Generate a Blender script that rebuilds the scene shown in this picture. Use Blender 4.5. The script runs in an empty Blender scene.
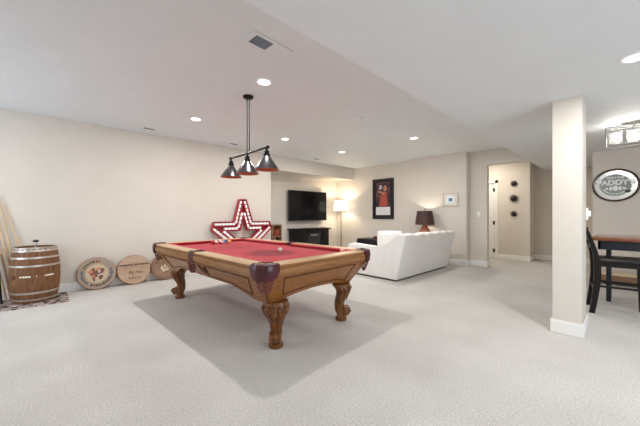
import bpy, bmesh, math, random
from mathutils import Vector, Matrix
random.seed(7)
S = bpy.context.scene
COL = S.collection
R = math.radians
PI = math.pi

# ------------------------------------------------------------ camera
cam_d = bpy.data.cameras.new('camera')
cam = bpy.data.objects.new('camera', cam_d)
COL.objects.link(cam)
S.camera = cam
cam_d.sensor_width = 36
cam_d.lens = 288 / 640 * 36
cam_d.shift_y = 2 / 640
cam.location = (0, 0, 1.22)
ANG = R(43.4)                       # heading, measured from +X towards +Y is 46.6
cam.rotation_euler = (PI / 2, 0, R(46.6) - PI / 2)
cam_d.clip_start = 0.05

# ------------------------------------------------------------ colour management, world
S.view_settings.view_transform = 'Standard'
S.view_settings.look = 'None'
S.view_settings.gamma = 1
S.view_settings.use_curve_mapping = False
S.view_settings.exposure = -0.80
w = bpy.data.worlds.new('world')
S.world = w
w.use_nodes = True
w.node_tree.nodes['Background'].inputs[0].default_value = (0.75, 0.85, 1.0, 1)
w.node_tree.nodes['Background'].inputs[1].default_value = 1.0
S.cycles.max_bounces = 10
S.cycles.diffuse_bounces = 6

DOWN_W = 38.0       # watts of each recessed light
DAY_W = 115.0        # daylight coming in through the rear window
def light(name, kind, loc, power, size=0.1, color=(1, 1, 1), rot=(0, 0, 0), size_y=None, parent=None):
    d = bpy.data.lights.new(name, kind)
    d.energy = power
    d.color = color
    if kind == 'AREA':
        if size_y:
            d.shape = 'RECTANGLE'; d.size = size; d.size_y = size_y
        else:
            d.shape = 'DISK'; d.size = size
    else:
        d.shadow_soft_size = size
    o = bpy.data.objects.new(name, d)
    COL.objects.link(o)
    o.location = loc
    o.rotation_euler = rot
    o.parent = parent
    return o
# daylight through the windows in the two walls behind the camera
light('window_daylight', 'AREA', (-2.32, 4.8, 1.45), DAY_W * .55, 1.7, (0.72, 0.86, 1.0), (0, R(-90), 0), 1.3)
light('window_daylight', 'AREA', (1.6, -3.32, 1.35), DAY_W * 1.25, 2.8, (0.78, 0.89, 1.0), (R(90), 0, 0), 1.2)

# ------------------------------------------------------------ materials
def mat(name, color, rough=0.5, metal=0.0, emit=None, es=0.0, spec=0.5, trans=0.0, coat=0.0, sheen=0.0):
    m = bpy.data.materials.new(name)
    m.use_nodes = True
    b = m.node_tree.nodes['Principled BSDF']
    b.inputs['Base Color'].default_value = (*color, 1)
    b.inputs['Roughness'].default_value = rough
    b.inputs['Metallic'].default_value = metal
    b.inputs['Specular IOR Level'].default_value = spec
    b.inputs['Transmission Weight'].default_value = trans
    b.inputs['Coat Weight'].default_value = coat
    b.inputs['Sheen Weight'].default_value = sheen
    if emit:
        b.inputs['Emission Color'].default_value = (*emit, 1)
        b.inputs['Emission Strength'].default_value = es
    return m
def vary(m, c1, c2, scale=8, stretch=(1, 1, 1), detail=4, bump=0.0, bscale=None, bdist=0.01, lo=0.35, hi=0.65, distort=0.0):
    """noise-driven colour between c1 and c2 and an optional bump"""
    nt = m.node_tree
    b = nt.nodes['Principled BSDF']
    tc = nt.nodes.new('ShaderNodeTexCoord')
    mp = nt.nodes.new('ShaderNodeMapping')
    mp.inputs['Scale'].default_value = stretch
    nz = nt.nodes.new('ShaderNodeTexNoise')
    nz.inputs['Scale'].default_value = scale
    nz.inputs['Detail'].default_value = detail
    nz.inputs['Distortion'].default_value = distort
    cr = nt.nodes.new('ShaderNodeValToRGB')
    cr.color_ramp.elements[0].position = lo; cr.color_ramp.elements[0].color = (*c1, 1)
    cr.color_ramp.elements[1].position = hi; cr.color_ramp.elements[1].color = (*c2, 1)
    L = nt.links.new
    L(tc.outputs['Object'], mp.inputs[0]); L(mp.outputs[0], nz.inputs['Vector'])
    L(nz.outputs['Fac'], cr.inputs[0]); L(cr.outputs[0], b.inputs['Base Color'])
    if bump:
        n2 = nt.nodes.new('ShaderNodeTexNoise')
        n2.inputs['Scale'].default_value = bscale or scale
        n2.inputs['Detail'].default_value = 3
        L(tc.outputs['Object'], n2.inputs['Vector'])
        bp = nt.nodes.new('ShaderNodeBump')
        bp.inputs['Strength'].default_value = bump
        bp.inputs['Distance'].default_value = bdist
        L(n2.outputs['Fac'], bp.inputs['Height']); L(bp.outputs[0], b.inputs['Normal'])
    return m

WALL = vary(mat('wall_paint', (.70, .65, .58), .75, spec=.25), (.69, .64, .575), (.71, .66, .595), 3, bump=.12, bscale=120, bdist=.002)
CEIL = vary(mat('ceiling_paint', (.80, .80, .80), .6, spec=.3), (.735, .762, .785), (.755, .782, .805), 3, bump=.2, bscale=60, bdist=.003)
TRIM = mat('trim_white', (.86, .85, .83), .4)
def carpet_mat():
    m = mat('carpet', (.62, .59, .55), .95, spec=.1, sheen=.15)
    nt = m.node_tree; b = nt.nodes['Principled BSDF']; L = nt.links.new
    tc = nt.nodes.new('ShaderNodeTexCoord')
    n1 = nt.nodes.new('ShaderNodeTexNoise'); n1.inputs['Scale'].default_value = 1.3; n1.inputs['Detail'].default_value = 3
    n2 = nt.nodes.new('ShaderNodeTexNoise'); n2.inputs['Scale'].default_value = 85; n2.inputs['Detail'].default_value = 4
    n2.inputs['Roughness'].default_value = .8
    r1 = nt.nodes.new('ShaderNodeValToRGB')
    r1.color_ramp.elements[0].position = .35; r1.color_ramp.elements[0].color = (.580, .558, .525, 1)
    r1.color_ramp.elements[1].position = .65; r1.color_ramp.elements[1].color = (.650, .628, .595, 1)
    r2 = nt.nodes.new('ShaderNodeValToRGB')
    r2.color_ramp.elements[0].position = .38; r2.color_ramp.elements[0].color = (.74, .74, .74, 1)
    r2.color_ramp.elements[1].position = .62; r2.color_ramp.elements[1].color = (1.12, 1.12, 1.12, 1)
    mx = nt.nodes.new('ShaderNodeMix'); mx.data_type = 'RGBA'; mx.blend_type = 'MULTIPLY'; mx.inputs[0].default_value = 1
    L(tc.outputs['Object'], n1.inputs['Vector']); L(tc.outputs['Object'], n2.inputs['Vector'])
    L(n1.outputs['Fac'], r1.inputs[0]); L(n2.outputs['Fac'], r2.inputs[0])
    L(r1.outputs[0], mx.inputs[6]); L(r2.outputs[0], mx.inputs[7]); L(mx.outputs[2], b.inputs['Base Color'])
    bp = nt.nodes.new('ShaderNodeBump'); bp.inputs['Strength'].default_value = .5; bp.inputs['Distance'].default_value = .01
    L(n2.outputs['Fac'], bp.inputs['Height']); L(bp.outputs[0], b.inputs['Normal'])
    return m
CARPET = carpet_mat()
def wood(name, c1, c2, rough=.35, axis=1, scale=6, coat=.2):
    st = [9, 9, 9]; st[axis] = 1.0
    return vary(mat(name, c1, rough, coat=coat, spec=.35), c1, c2, scale, tuple(st), 5, bump=.05, bscale=40, bdist=.002, lo=.3, hi=.7, distort=.6)
OAK_Y = wood('honey_oak', (.20, .072, .016), (.34, .138, .038))
OAK_X = wood('honey_oak_cross', (.20, .072, .016), (.34, .138, .038), axis=0)
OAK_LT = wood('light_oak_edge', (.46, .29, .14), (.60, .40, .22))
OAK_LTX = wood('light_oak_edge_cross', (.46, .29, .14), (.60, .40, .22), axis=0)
OAK_DK = wood('carved_oak', (.060, .018, .005), (.25, .095, .026), .3, 2, 5)
GROOVE = mat('dark_groove', (.06, .02, .012), .5)
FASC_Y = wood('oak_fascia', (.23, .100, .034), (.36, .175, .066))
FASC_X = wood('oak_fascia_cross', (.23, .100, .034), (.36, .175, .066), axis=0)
FELT = vary(mat('red_felt', (.40, .02, .03), .95, spec=.1, sheen=.15), (.36, .015, .026), (.42, .020, .034), 40)
CUSH = mat('red_cushion', (.40, .012, .022), .9, spec=.1, sheen=.2)
LEATHER = vary(mat('burgundy_leather', (.10, .025, .035), .34, coat=.15, spec=.4), (.040, .005, .010), (.085, .013, .021), 14, bump=.2, bscale=30)
LEATHER2 = mat('brown_leather_net', (.16, .035, .03), .4)
BLACK = mat('black_paint', (.012, .012, .013), .35)
BLACKM = mat('black_metal', (.02, .02, .022), .35, .8)
GUN = mat('gunmetal', (.16, .16, .17), .28, 1.0)
COPPER = mat('copper_inside', (.45, .12, .06), .45, .5)
CREAM = mat('cream_piece', (.85, .78, .66), .5)
WHITE = mat('white_plastic', (.88, .88, .87), .35)
STEEL = mat('galvanised_hoop', (.55, .50, .45), .38, .7)
SLIP = vary(mat('white_slipcover', (.86, .85, .83), .9, spec=.2), (.84, .83, .81), (.88, .87, .85), 9, bump=.15, bscale=14, bdist=.01)
STARRED = mat('red_painted_metal', (.42, .025, .04), .4)
STARW = mat('white_light_strip', (.92, .90, .90), .3, emit=(1, .93, .93), es=.25)
GLASS = mat('clear_glass', (.95, .97, .97), .05)
GLASS.node_tree.nodes['Principled BSDF'].inputs['Alpha'].default_value = .16
CHROME = mat('brushed_nickel', (.55, .54, .52), .25, 1.0)

# ------------------------------------------------------------ mesh helpers
def new_bm(): return bmesh.new()
def box(bm, x0, x1, y0, y1, z0, z1, bevel=0.0, seg=2, mi=0):
    r = bmesh.ops.create_cube(bm, size=1.0)
    vs = r['verts']
    for v in vs:
        v.co = Vector(((x0 + x1) / 2 + v.co.x * (x1 - x0), (y0 + y1) / 2 + v.co.y * (y1 - y0), (z0 + z1) / 2 + v.co.z * (z1 - z0)))
    fs = set(f for v in vs for f in v.link_faces)
    for f in fs: f.material_index = mi
    if bevel:
        es = set(e for v in vs for e in v.link_edges)
        bmesh.ops.bevel(bm, geom=list(es), offset=bevel, segments=seg, affect='EDGES', profile=.5)
    return vs
def loft(bm, rings, cap=True, closed=True):
    """rings: lists of points, equal lengths"""
    vr = [[bm.verts.new(p) for p in ring] for ring in rings]
    n = len(vr[0])
    for a, b in zip(vr[:-1], vr[1:]):
        for i in range(n if closed else n - 1):
            j = (i + 1) % n
            try: bm.faces.new((a[i], a[j], b[j], b[i]))
            except ValueError: pass
    if cap and closed:
        bm.faces.new(list(reversed(vr[0]))); bm.faces.new(vr[-1])
    return vr
def lathe(bm, prof, seg=32, center=(0, 0, 0), cap=True):
    cx, cy, cz = center
    rings = [[(cx + r * math.cos(2 * PI * i / seg), cy + r * math.sin(2 * PI * i / seg), cz + z) for i in range(seg)] for r, z in prof]
    return loft(bm, rings, cap)
def tube(bm, pts, r, seg=10, cap=True):
    pts = [Vector(p) for p in pts]
    rings = []
    up = Vector((0, 0, 1))
    prev = None
    for i, p in enumerate(pts):
        t = (pts[min(i + 1, len(pts) - 1)] - pts[max(i - 1, 0)]).normalized()
        a = up if abs(t.z) < .95 else Vector((1, 0, 0))
        if prev is not None: n = (prev - t * prev.dot(t)).normalized()
        else: n = (a - t * a.dot(t)).normalized()
        prev = n
        bn = t.cross(n)
        rr = r[i] if isinstance(r, (list, tuple)) else r
        rings.append([p + n * rr * math.cos(2 * PI * k / seg) + bn * rr * math.sin(2 * PI * k / seg) for k in range(seg)])
    return loft(bm, rings, cap)
def prism(bm, poly, axis, a0, a1):
    """extrude a 2D polygon (CCW) along axis 'x','y' or 'z'"""
    def P(u, v, a):
        return {'x': (a, u, v), 'y': (u, a, v), 'z': (u, v, a)}[axis]
    v0 = [bm.verts.new(P(u, v, a0)) for u, v in poly]
    v1 = [bm.verts.new(P(u, v, a1)) for u, v in poly]
    n = len(poly)
    for i in range(n):
        j = (i + 1) % n
        bm.faces.new((v0[i], v0[j], v1[j], v1[i]))
    bm.faces.new(list(reversed(v0))); bm.faces.new(v1)
    return v0 + v1
def obj(name, bm, m, parent=None, smooth=False, loc=None, rot=None):
    bmesh.ops.recalc_face_normals(bm, faces=bm.faces[:])
    me = bpy.data.meshes.new(name)
    bm.to_mesh(me); bm.free()
    for x in (m if isinstance(m, (list, tuple)) else [m]): me.materials.append(x)
    if smooth:
        for p in me.polygons: p.use_smooth = True
        try: me.set_sharp_from_angle(angle=R(40))
        except Exception: pass
    o = bpy.data.objects.new(name, me)
    COL.objects.link(o)
    if parent: o.parent = parent
    if loc: o.location = loc
    if rot: o.rotation_euler = rot
    return o
def bobj(name, m, parent, *a, bevel=0.0, seg=2, **k):
    bm = new_bm(); box(bm, *a, bevel=bevel, seg=seg)
    return obj(name, bm, m, parent, smooth=bevel > 0, **k)
def tag(o, label=None, cat=None, group=None, kind=None):
    if label: o['label'] = label
    if cat: o['category'] = cat
    if group: o['group'] = group
    if kind: o['kind'] = kind
    return o
def thing(name, label, cat, loc=(0, 0, 0), rz=0, group=None):
    o = bpy.data.objects.new(name, None)
    COL.objects.link(o)
    o.empty_display_size = .1
    o.location = loc
    o.rotation_euler = (0, 0, rz)
    return tag(o, label, cat, group)
def struct(name, m, *a, bevel=0.0):
    bm = new_bm(); box(bm, *a, bevel=bevel)
    return tag(obj(name, bm, m), kind='structure')
def copy_tree(o, parent=None):
    c = o.copy(); COL.objects.link(c); c.parent = parent
    for ch in list(o.children): copy_tree(ch, c)
    return c
def text_into(bm, txt, size, origin, ux, uy, n, depth=.002, align='CENTER', shear=0.0, bold=0.0):
    """flat raised lettering added to bm; origin centre, ux/uy in-plane axes, n outward"""
    cu = bpy.data.curves.new('t', 'FONT')
    cu.body = txt; cu.size = size; cu.align_x = align; cu.align_y = 'CENTER'; cu.shear = shear; cu.offset = bold
    cu.resolution_u = 3
    to = bpy.data.objects.new('t', cu); COL.objects.link(to)
    dg = bpy.context.evaluated_depsgraph_get()
    me = to.evaluated_get(dg).to_mesh()
    o, ux, uy, n = Vector(origin), Vector(ux), Vector(uy), Vector(n)
    vs = [bm.verts.new(o + ux * v.co.x + uy * v.co.y + n * depth) for v in me.vertices]
    for p in me.polygons:
        try: bm.faces.new([vs[i] for i in p.vertices])
        except ValueError: pass
    to.to_mesh_clear() if hasattr(to, 'to_mesh_clear') else None
    bpy.data.objects.remove(to); bpy.data.curves.remove(cu)

# ------------------------------------------------------------ room shell
ZU, ZL = 2.735, 2.41
X0, Y1, YR = -2.4, 6.1, -3.4
struct('floor', CARPET, -2.6, 11.2, -3.6, 7.2, -.1, 0)
struct('ceiling', CEIL, -2.6, 11.2, 1.45, 7.2, ZU, ZU + .12)
struct('ceiling_low', CEIL, -2.6, 11.2, -3.6, 1.45, ZL, ZU + .12)
struct('wall_left', WALL, X0 - .2, 4.07, Y1, Y1 + 1.0, 0, ZU)
struct('wall_soffit', WALL, 4.07, 7.28, Y1, 6.85, 2.37, ZU)
struct('wall_recess', WALL, 4.07, 7.28, 6.85, 7.1, 0, ZU)
struct('wall_far', WALL, 7.28, 7.9, 2.60, 7.1, 0, ZU)
struct('wall_far_end', WALL, 7.5, 7.64, 2.22, 2.60, 0, ZU)
struct('wall_header', WALL, 7.5, 7.64, 1.45, 2.22, 2.40, ZU)
# hallway beyond the opening
bm = new_bm()
box(bm, 9.15, 9.30, 1.70, 2.50, 0, ZU); box(bm, 9.15, 9.30, 2.50, 3.35, 2.12, ZU); box(bm, 9.15, 9.30, 3.35, 3.6, 0, ZU)
tag(obj('wall_hallway', bm, WALL), kind='structure')
struct('wall_hallway_side', WALL, 9.30, 9.75, 1.70, 1.82, 0, ZU)
struct('wall_passage', WALL, 9.75, 9.9, .4, 1.82, 0, ZU)
struct('wall_hallway_left', WALL, 7.9, 9.15, 3.6, 3.75, 0, ZU)
struct('wall_side_room', WALL, 10.9, 11.1, 1.82, 4.6, 0, ZU)
struct('wall_side_room_left', WALL, 9.3, 11.1, 4.45, 4.6, 0, ZU)
struct('wall_passage_right', WALL, 7.70, 9.9, .3, .42, 0, ZL)
struct('wall_dining', WALL, 7.55, 7.70, -3.5, .42, 0, ZL)
# rear wall (behind camera) with a window, right wall with a window
bm = new_bm()
box(bm, X0 - .2, X0, YR - .2, 3.9, 0, ZU); box(bm, X0 - .2, X0, 5.7, 6.1, 0, ZU)
box(bm, X0 - .2, X0, 3.9, 5.7, 0, .8); box(bm, X0 - .2, X0, 3.9, 5.7, 2.1, ZU)
tag(obj('wall_rear', bm, WALL), kind='structure')
bm = new_bm()
box(bm, X0, .2, YR - .2, YR, 0, ZL); box(bm, 3.0, 7.7, YR - .2, YR, 0, ZL)
box(bm, .2, 3.0, YR - .2, YR, 0, .75); box(bm, .2, 3.0, YR - .2, YR, 1.95, ZL)
tag(obj('wall_right', bm, WALL), kind='structure')
def window(name, x0, x1, y0, y1, z0, z1, along):
    bm = new_bm(); f = .05
    if along == 'y':
        for a, b in ((y0, y0 + f), ((y0 + y1) / 2 - f / 2, (y0 + y1) / 2 + f / 2), (y1 - f, y1)): box(bm, x0, x1, a, b, z0, z1)
        box(bm, x0, x1, y0, y1, z0, z0 + f); box(bm, x0, x1, y0, y1, z1 - f, z1)
    else:
        for a, b in ((x0, x0 + f), ((x0 + x1) / 2 - f / 2, (x0 + x1) / 2 + f / 2), (x1 - f, x1)): box(bm, a, b, y0, y1, z0, z1)
        box(bm, x0, x1, y0, y1, z0, z0 + f); box(bm, x0, x1, y0, y1, z1 - f, z1)
    tag(obj(name, bm, TRIM), kind='structure')
window('window_1', X0 - .14, X0 - .08, 3.9, 5.7, .8, 2.1, 'y')
window('window_2', .2, 3.0, YR - .14, YR - .08, .75, 1.95, 'x')
# pillar
struct('wall_pillar', WALL, 3.85, 4.30, .29, .52, 0, ZL)
bh, bt = .125, .018
def bb(name, runs):
    bm = new_bm()
    for x0, x1, y0, y1 in runs:
        box(bm, x0, x1, y0, y1, 0, bh, bevel=.005, seg=1)
        box(bm, x0 + .004 * (x1 - x0 < .1), x1 - .004 * (x1 - x0 < .1), y0 + .004 * (y1 - y0 < .1), y1 - .004 * (y1 - y0 < .1), bh - .004, bh + .012)
    tag(obj(name, bm, TRIM), kind='structure')
bb('baseboard_pillar', [(3.85 - bt, 3.85, .29 - bt, .52 + bt), (4.30, 4.30 + bt, .29 - bt, .52 + bt), (3.85, 4.30, .29 - bt, .29), (3.85, 4.30, .52, .52 + bt)])
bb('baseboard_left', [(X0, 4.07 + bt, Y1 - bt, Y1), (4.07, 4.07 + bt, Y1, 6.85)])
bb('baseboard_recess', [(4.07 + bt, 7.28 - bt, 6.85 - bt, 6.85)])
bb('baseboard_far', [(7.28 - bt, 7.28, 2.60 - bt, 6.85), (7.28, 7.5, 2.60 - bt, 2.60)])
bb('baseboard_far_end', [(7.5 - bt, 7.5, 2.22 - bt, 2.60 - bt), (7.5, 7.64, 2.22 - bt, 2.22)])
bb('baseboard_hallway', [(9.15 - bt, 9.15, 1.70 - bt, 2.43), (9.15, 9.75, 1.70 - bt, 1.70), (9.75 - bt, 9.75, .42, 1.70 - bt)])
bb('baseboard_dining', [(7.55 - bt, 7.55, YR, .42 + bt), (7.55, 9.75, .42, .42 + bt)])
# hallway doorway casing and the open door standing in the lit side room
bm = new_bm()
box(bm, 9.13, 9.15, 2.43, 2.50, 0, 2.19); box(bm, 9.13, 9.15, 3.35, 3.42, 0, 2.19); box(bm, 9.13, 9.15, 2.43, 3.42, 2.12, 2.19)
box(bm, 9.15, 9.30, 2.485, 2.50, 0, 2.12)
tag(obj('trim_1', bm, TRIM), kind='structure')
dr = tag(bobj('door_1', TRIM, None, 9.17, 9.21, 2.507, 3.345, .01, 2.115), kind='structure')
for z in (.22, 1.0, 1.93):
    bobj('hinge', BLACKM, dr, 9.155, 9.17, 2.51, 2.56, z - .05, z + .05)
bobj('door_handle', BLACKM, dr, 9.12, 9.17, 3.25, 3.30, .98, 1.02)
# light switches
def switch(label, loc, rz):
    t = thing('light_switch', label, 'light switch', loc, rz)
    bobj('cover_plate', WHITE, t, -.004, .004, -.037, .037, -.06, .06, bevel=.003)
    bobj('rocker', WHITE, t, -.009, -.004, -.017, .017, -.033, .033, bevel=.002)
    return t
switch('white light switch on the wall left of the hallway opening', (7.494, 2.40, 1.24), 0)
t = thing('thermostat', 'white control plate on the side of the square pillar', 'thermostat', (4.27, .28, 1.235), 0)
bobj('cover_plate', WHITE, t, -.05, .04, -.008, .008, -.07, .06, bevel=.003)
bobj('dial', WHITE, t, -.03, .02, -.03, -.008, -.03, .03, bevel=.004)

# ------------------------------------------------------------ ceiling fittings
LENS = mat('lit_lens', (1, 1, 1), .5, emit=(1, .97, .92), es=8)
def downlight(x, y, z, label, first=[None]):
    if first[0] is None:
        t = thing('recessed_light', label, 'ceiling light', (x, y, z))
        bm = new_bm(); lathe(bm, [(.092, -.002), (.092, -.006), (.085, -.009), (.070, -.006), (.070, -.002)], 32, cap=False)
        obj('trim_ring', bm, WHITE, t, True)
        bm = new_bm(); lathe(bm, [(.071, -.003), (.071, -.001)], 32)
        obj('lens', bm, LENS, t)
        first[0] = t
    else:
        t = copy_tree(first[0]); t.location = (x, y, z); t['label'] = label
    light('bulb_light', 'AREA', (x, y, z - .012), DOWN_W, .09, (1.0, .97, .93))
    return t
for x, y, z, l in [
    (1.79, 2.82, ZU, 'lit recessed ceiling light directly above and right of the pendant canopy'),
    (1.70, 4.65, ZU, 'lit recessed ceiling light furthest left, left of the pendant rods'),
    (3.44, 4.65, ZU, 'lit recessed ceiling light above the wall corner beside the television'),
    (5.14, 4.67, ZU, 'smallest lit recessed ceiling light, in front of the soffit above the floor lamp'),
    (5.24, 2.85, ZU, 'lit recessed ceiling light above the sofa and the small framed picture'),
    (3.22, -.06, ZL, 'lit recessed light in the low ceiling, at the right edge of the photo')]:
    downlight(x, y, z, l)
for x, y, z, wh in [(-.9, 4.65, ZU, 'left of the frame by the left wall'), (-.9, 2.82, ZU, 'left of the camera by the rear window'), (.9, -.3, ZL, 'right above the camera'), (-1.2, -.3, ZL, 'furthest behind the camera'), (3.2, -2.2, ZL, 'by the right wall window')]:   # further fittings of the same rooms
    light('bulb_light', 'AREA', (x, y, z - .012), DOWN_W * .45, .09, (1.0, .95, .90))
    bm = new_bm(); lathe(bm, [(.09, 0), (.09, -.006), (.02, -.006)], 32); 
    o = obj('recessed_light', bm, LENS, None, loc=(x, y, z - .001)); tag(o, 'recessed ceiling light ' + wh, 'ceiling light', 'ceiling lights behind the camera')
light('hall_bulb', 'AREA', (8.4, 2.6, ZU - .02), 34, .15, (1.0, .90, .76))
bm = new_bm(); lathe(bm, [(.09, 0), (.09, -.008), (.02, -.008)], 32)
tag(obj('recessed_light', bm, LENS, None, loc=(8.4, 2.6, ZU - .001)), 'warm recessed light in the hallway ceiling beyond the opening', 'ceiling light')
# air register
t = thing('air_vent', 'white rectangular ceiling air vent with dark louvres, nearest the camera', 'vent', (1.42, 2.19, ZU))
t.rotation_euler = (0, 0, R(3))
bm = new_bm(); box(bm, -.20, .24, -.10, .10, -.008, -.001, bevel=.003); obj('cover_plate', bm, CEIL, t)
bobj('duct_opening', mat('vent_dark', (.05, .07, .09), .6), t, -.15, .02, -.065, .065, -.0095, -.008)
bm = new_bm()
for i in range(6): box(bm, -.15, .02, -.06 + i * .022, -.052 + i * .022, -.014, -.009)
obj('louvre', bm, mat('vent_slat', (.30, .36, .42), .4), t)
DK = mat('slot_dark', (.04, .04, .04), .6)
for k, (x, l) in enumerate([(1.32, 'dark slot vent in the ceiling near the left wall, left of the others'), (2.92, 'dark slot vent in the ceiling above the red star'), (5.31, 'dark slot vent in the ceiling nearest the television soffit')]):
    t = thing('slot_vent', l, 'vent', (x, 5.72, ZU))
    bobj('cover_plate', CEIL, t, -.13, .22, -.05, .05, -.006, -.001)
    bobj('slot', DK, t, -.11, .05, -.028, .028, -.0075, -.006)
t = thing('smoke_detector', 'small round white smoke detector on the ceiling between the two lights', 'smoke detector', (3.53, 2.85, ZU))
bm = new_bm(); lathe(bm, [(.062, -.001), (.064, -.02), (.05, -.032), (.0, -.033)], 28); obj('housing', bm, CEIL, t, True)
bm = new_bm(); lathe(bm, [(.02, -.034), (.02, -.038)], 16); obj('test_button', bm, WHITE, t)

# ------------------------------------------------------------ pool table
PT = thing('pool_table', 'carved honey oak pool table with red felt and leather pockets', 'pool table', (1.952, 3.389, 0), R(3))
HX, HY = .79, 1.38
ZT = .81
bobj('cloth', FELT, PT, -HX + .13, HX - .13, -HY + .13, HY - .13, .735, .768)
def rail_seg(side, a0, a1):
    """side: 'xp','xn','yp','yn'; a0..a1 along it. profile in (outward distance from edge inwards, z)"""
    prof = [(0, .705), (0.0, .715), (-.010, .722), (-.010, .768), (.004, .774), (.004, .782), (-.004, .788), (-.004, .797), (.008, ZT - .002), (.02, ZT), (.135, ZT - .004), (.135, .735), (.03, .70)]
    bm = new_bm()
    if side[0] == 'x':
        s = 1 if side[1] == 'p' else -1
        poly = [(s * (HX - d - .012), z) for d, z in prof]
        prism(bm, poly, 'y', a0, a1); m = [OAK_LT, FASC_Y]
    else:
        s = 1 if side[1] == 'p' else -1
        poly = [(s * (HY - d - .012), z) for d, z in prof]
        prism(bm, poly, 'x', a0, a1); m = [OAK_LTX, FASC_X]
    bm.faces.ensure_lookup_table()
    for f in bm.faces:
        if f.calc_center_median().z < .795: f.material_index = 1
    o = obj('rail', bm, m, PT)
    bm = new_bm()
    cp = [(.135, ZT - .004), (.155, ZT - .002), (.197, ZT - .008), (.197, ZT - .018), (.175, .768), (.135, .768)]
    ins = .045
    def ring(a, base):
        if side[0] == 'x': return [(s * (HX - d - .012), a + (base * (d - .135) / .062 * ins), z) for d, z in cp]
        return [(a + (base * (d - .135) / .062 * ins), s * (HY - d - .012), z) for d, z in cp]
    loft(bm, [ring(a0 + .01, 1), ring(a1 - .01, -1)])
    obj('cushion', bm, CUSH, o)
    return o
for sd in ('xp', 'xn'):
    rail_seg(sd, -HY + .13, -.062); rail_seg(sd, .062, HY - .13)
for sd in ('yp', 'yn'):
    rail_seg(sd, -HX + .13, HX - .13)
# pearl sights
bm = new_bm()
for s in (-1, 1):
    for k in range(1, 4):
        for q in (-1, 1):
            lathe(bm, [(.006, 0), (.006, .001)], 8, (s * (HX - .09), q * (.062 + k * .285), ZT - .003))
    for k in (-1, 0, 1): lathe(bm, [(.006, 0), (.006, .001)], 8, (k * .29, s * (HY - .09), ZT - .003))
tag(obj('rail_sights', bm, CREAM, PT), kind='stuff')
# apron body: four slanted panels with arched lower edge
def inset(z): # inward slope
    return .040 + (.70 - z) / .28 * .165
bm = new_bm()
def apron_side(axis, s):
    half = HY if axis == 'x' else HX
    off = HX if axis == 'x' else HY
    n = 28
    top, bot, tin, bin_ = [], [], [], []
    for i in range(n + 1):
        u = -1 + 2 * i / n
        # arch: low near the legs, rising to the middle
        au = abs(u)
        zb = .425 + .10 * min(1, max(0, (0.80 - au) / .28)) ** .9 * (1 if au < .8 else 0)
        zb = min(zb, .52) if axis == 'x' else .425 + .06 * max(0, 1 - (au / .78) ** 2.2)
        zt = .705
        for z, lst, th in ((zt, top, 0), (zb, bot, 0), (zt, tin, .03), (zb, bin_, .03)):
            a = u * (half - inset(z) - .0)
            b = s * (off - inset(z) - th)
            lst.append((b, a, z) if axis == 'x' else (a, b, z))
    loft(bm, [[top[i], bot[i], bin_[i], tin[i]] for i in range(n + 1)])
for ax in ('x', 'y'):
    for s in (-1, 1): apron_side(ax, s)
obj('apron', bm, [OAK_Y], PT)
# cove moulding below rails
bm = new_bm()
for z, i0, h in ((.685, .034, .022),):
    o_, p_ = HX - i0, HY - i0
    for (x0, x1, y0, y1) in ((-o_, o_, p_ - .04, p_), (-o_, o_, -p_, -p_ + .04), (-o_, -o_ + .04, -p_ + .04, p_ - .04), (o_ - .04, o_, -p_ + .04, p_ - .04)):
        box(bm, x0, x1, y0, y1, z, z + h)
obj('rail_moulding', bm, OAK_Y, PT)
# corner posts (leather hung in front), grooves of the raised panels
def pt_on(axis, s, a, z, push=.004):
    off = HX if axis == 'x' else HY
    b = s * (off - inset(z) + push)
    half = HY if axis == 'x' else HX
    a = a * (half - inset(z)) / (half - inset(.665))
    return (b, a, z) if axis == 'x' else (a, b, z)
def groove(pts, r=.006):
    bm = new_bm(); tube(bm, pts + [pts[0]], r, 6, False); return bm
bm = new_bm()
def panel(axis, s, a0, a1, zt=.665):
    def zl(a):
        au = abs(a) / (HY if axis == 'x' else HX)
        return .47 + (.055 * max(0, 1 - (au / .78) ** 2.2) if axis == 'y' else .075 * min(1, max(0, (.8 - au) / .28)))
    ptsb = [pt_on(axis, s, a0 + (a1 - a0) * i / 10 + (0.03 if i == 0 else 0) * 0, zl(a0 + (a1 - a0) * i / 10)) for i in range(11)]
    ptst = [pt_on(axis, s, a1 + (a0 - a1) * i / 10, zt) for i in range(11)]
    loop = ptsb + ptst
    tube(bm, loop + [loop[0]], .0042, 6, False)
panel('y', -1, -.52, .52); panel('y', 1, -.52, .52)
for s in (-1, 1):
    panel('x', s, -1.08, -.22); panel('x', s, .22, 1.08)
    # carved ogee ornament at the middle below the side pocket
    for q in (-1, 1):
        pts = [pt_on('x', s, q * a, z, .006) for a, z in ((.06, .66), (.10, .60), (.17, .57), (.20, .60), (.17, .64), (.12, .62))]
        tube(bm, pts, .006, 6)
obj('panel_groove', bm, GROOVE, PT)
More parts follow.
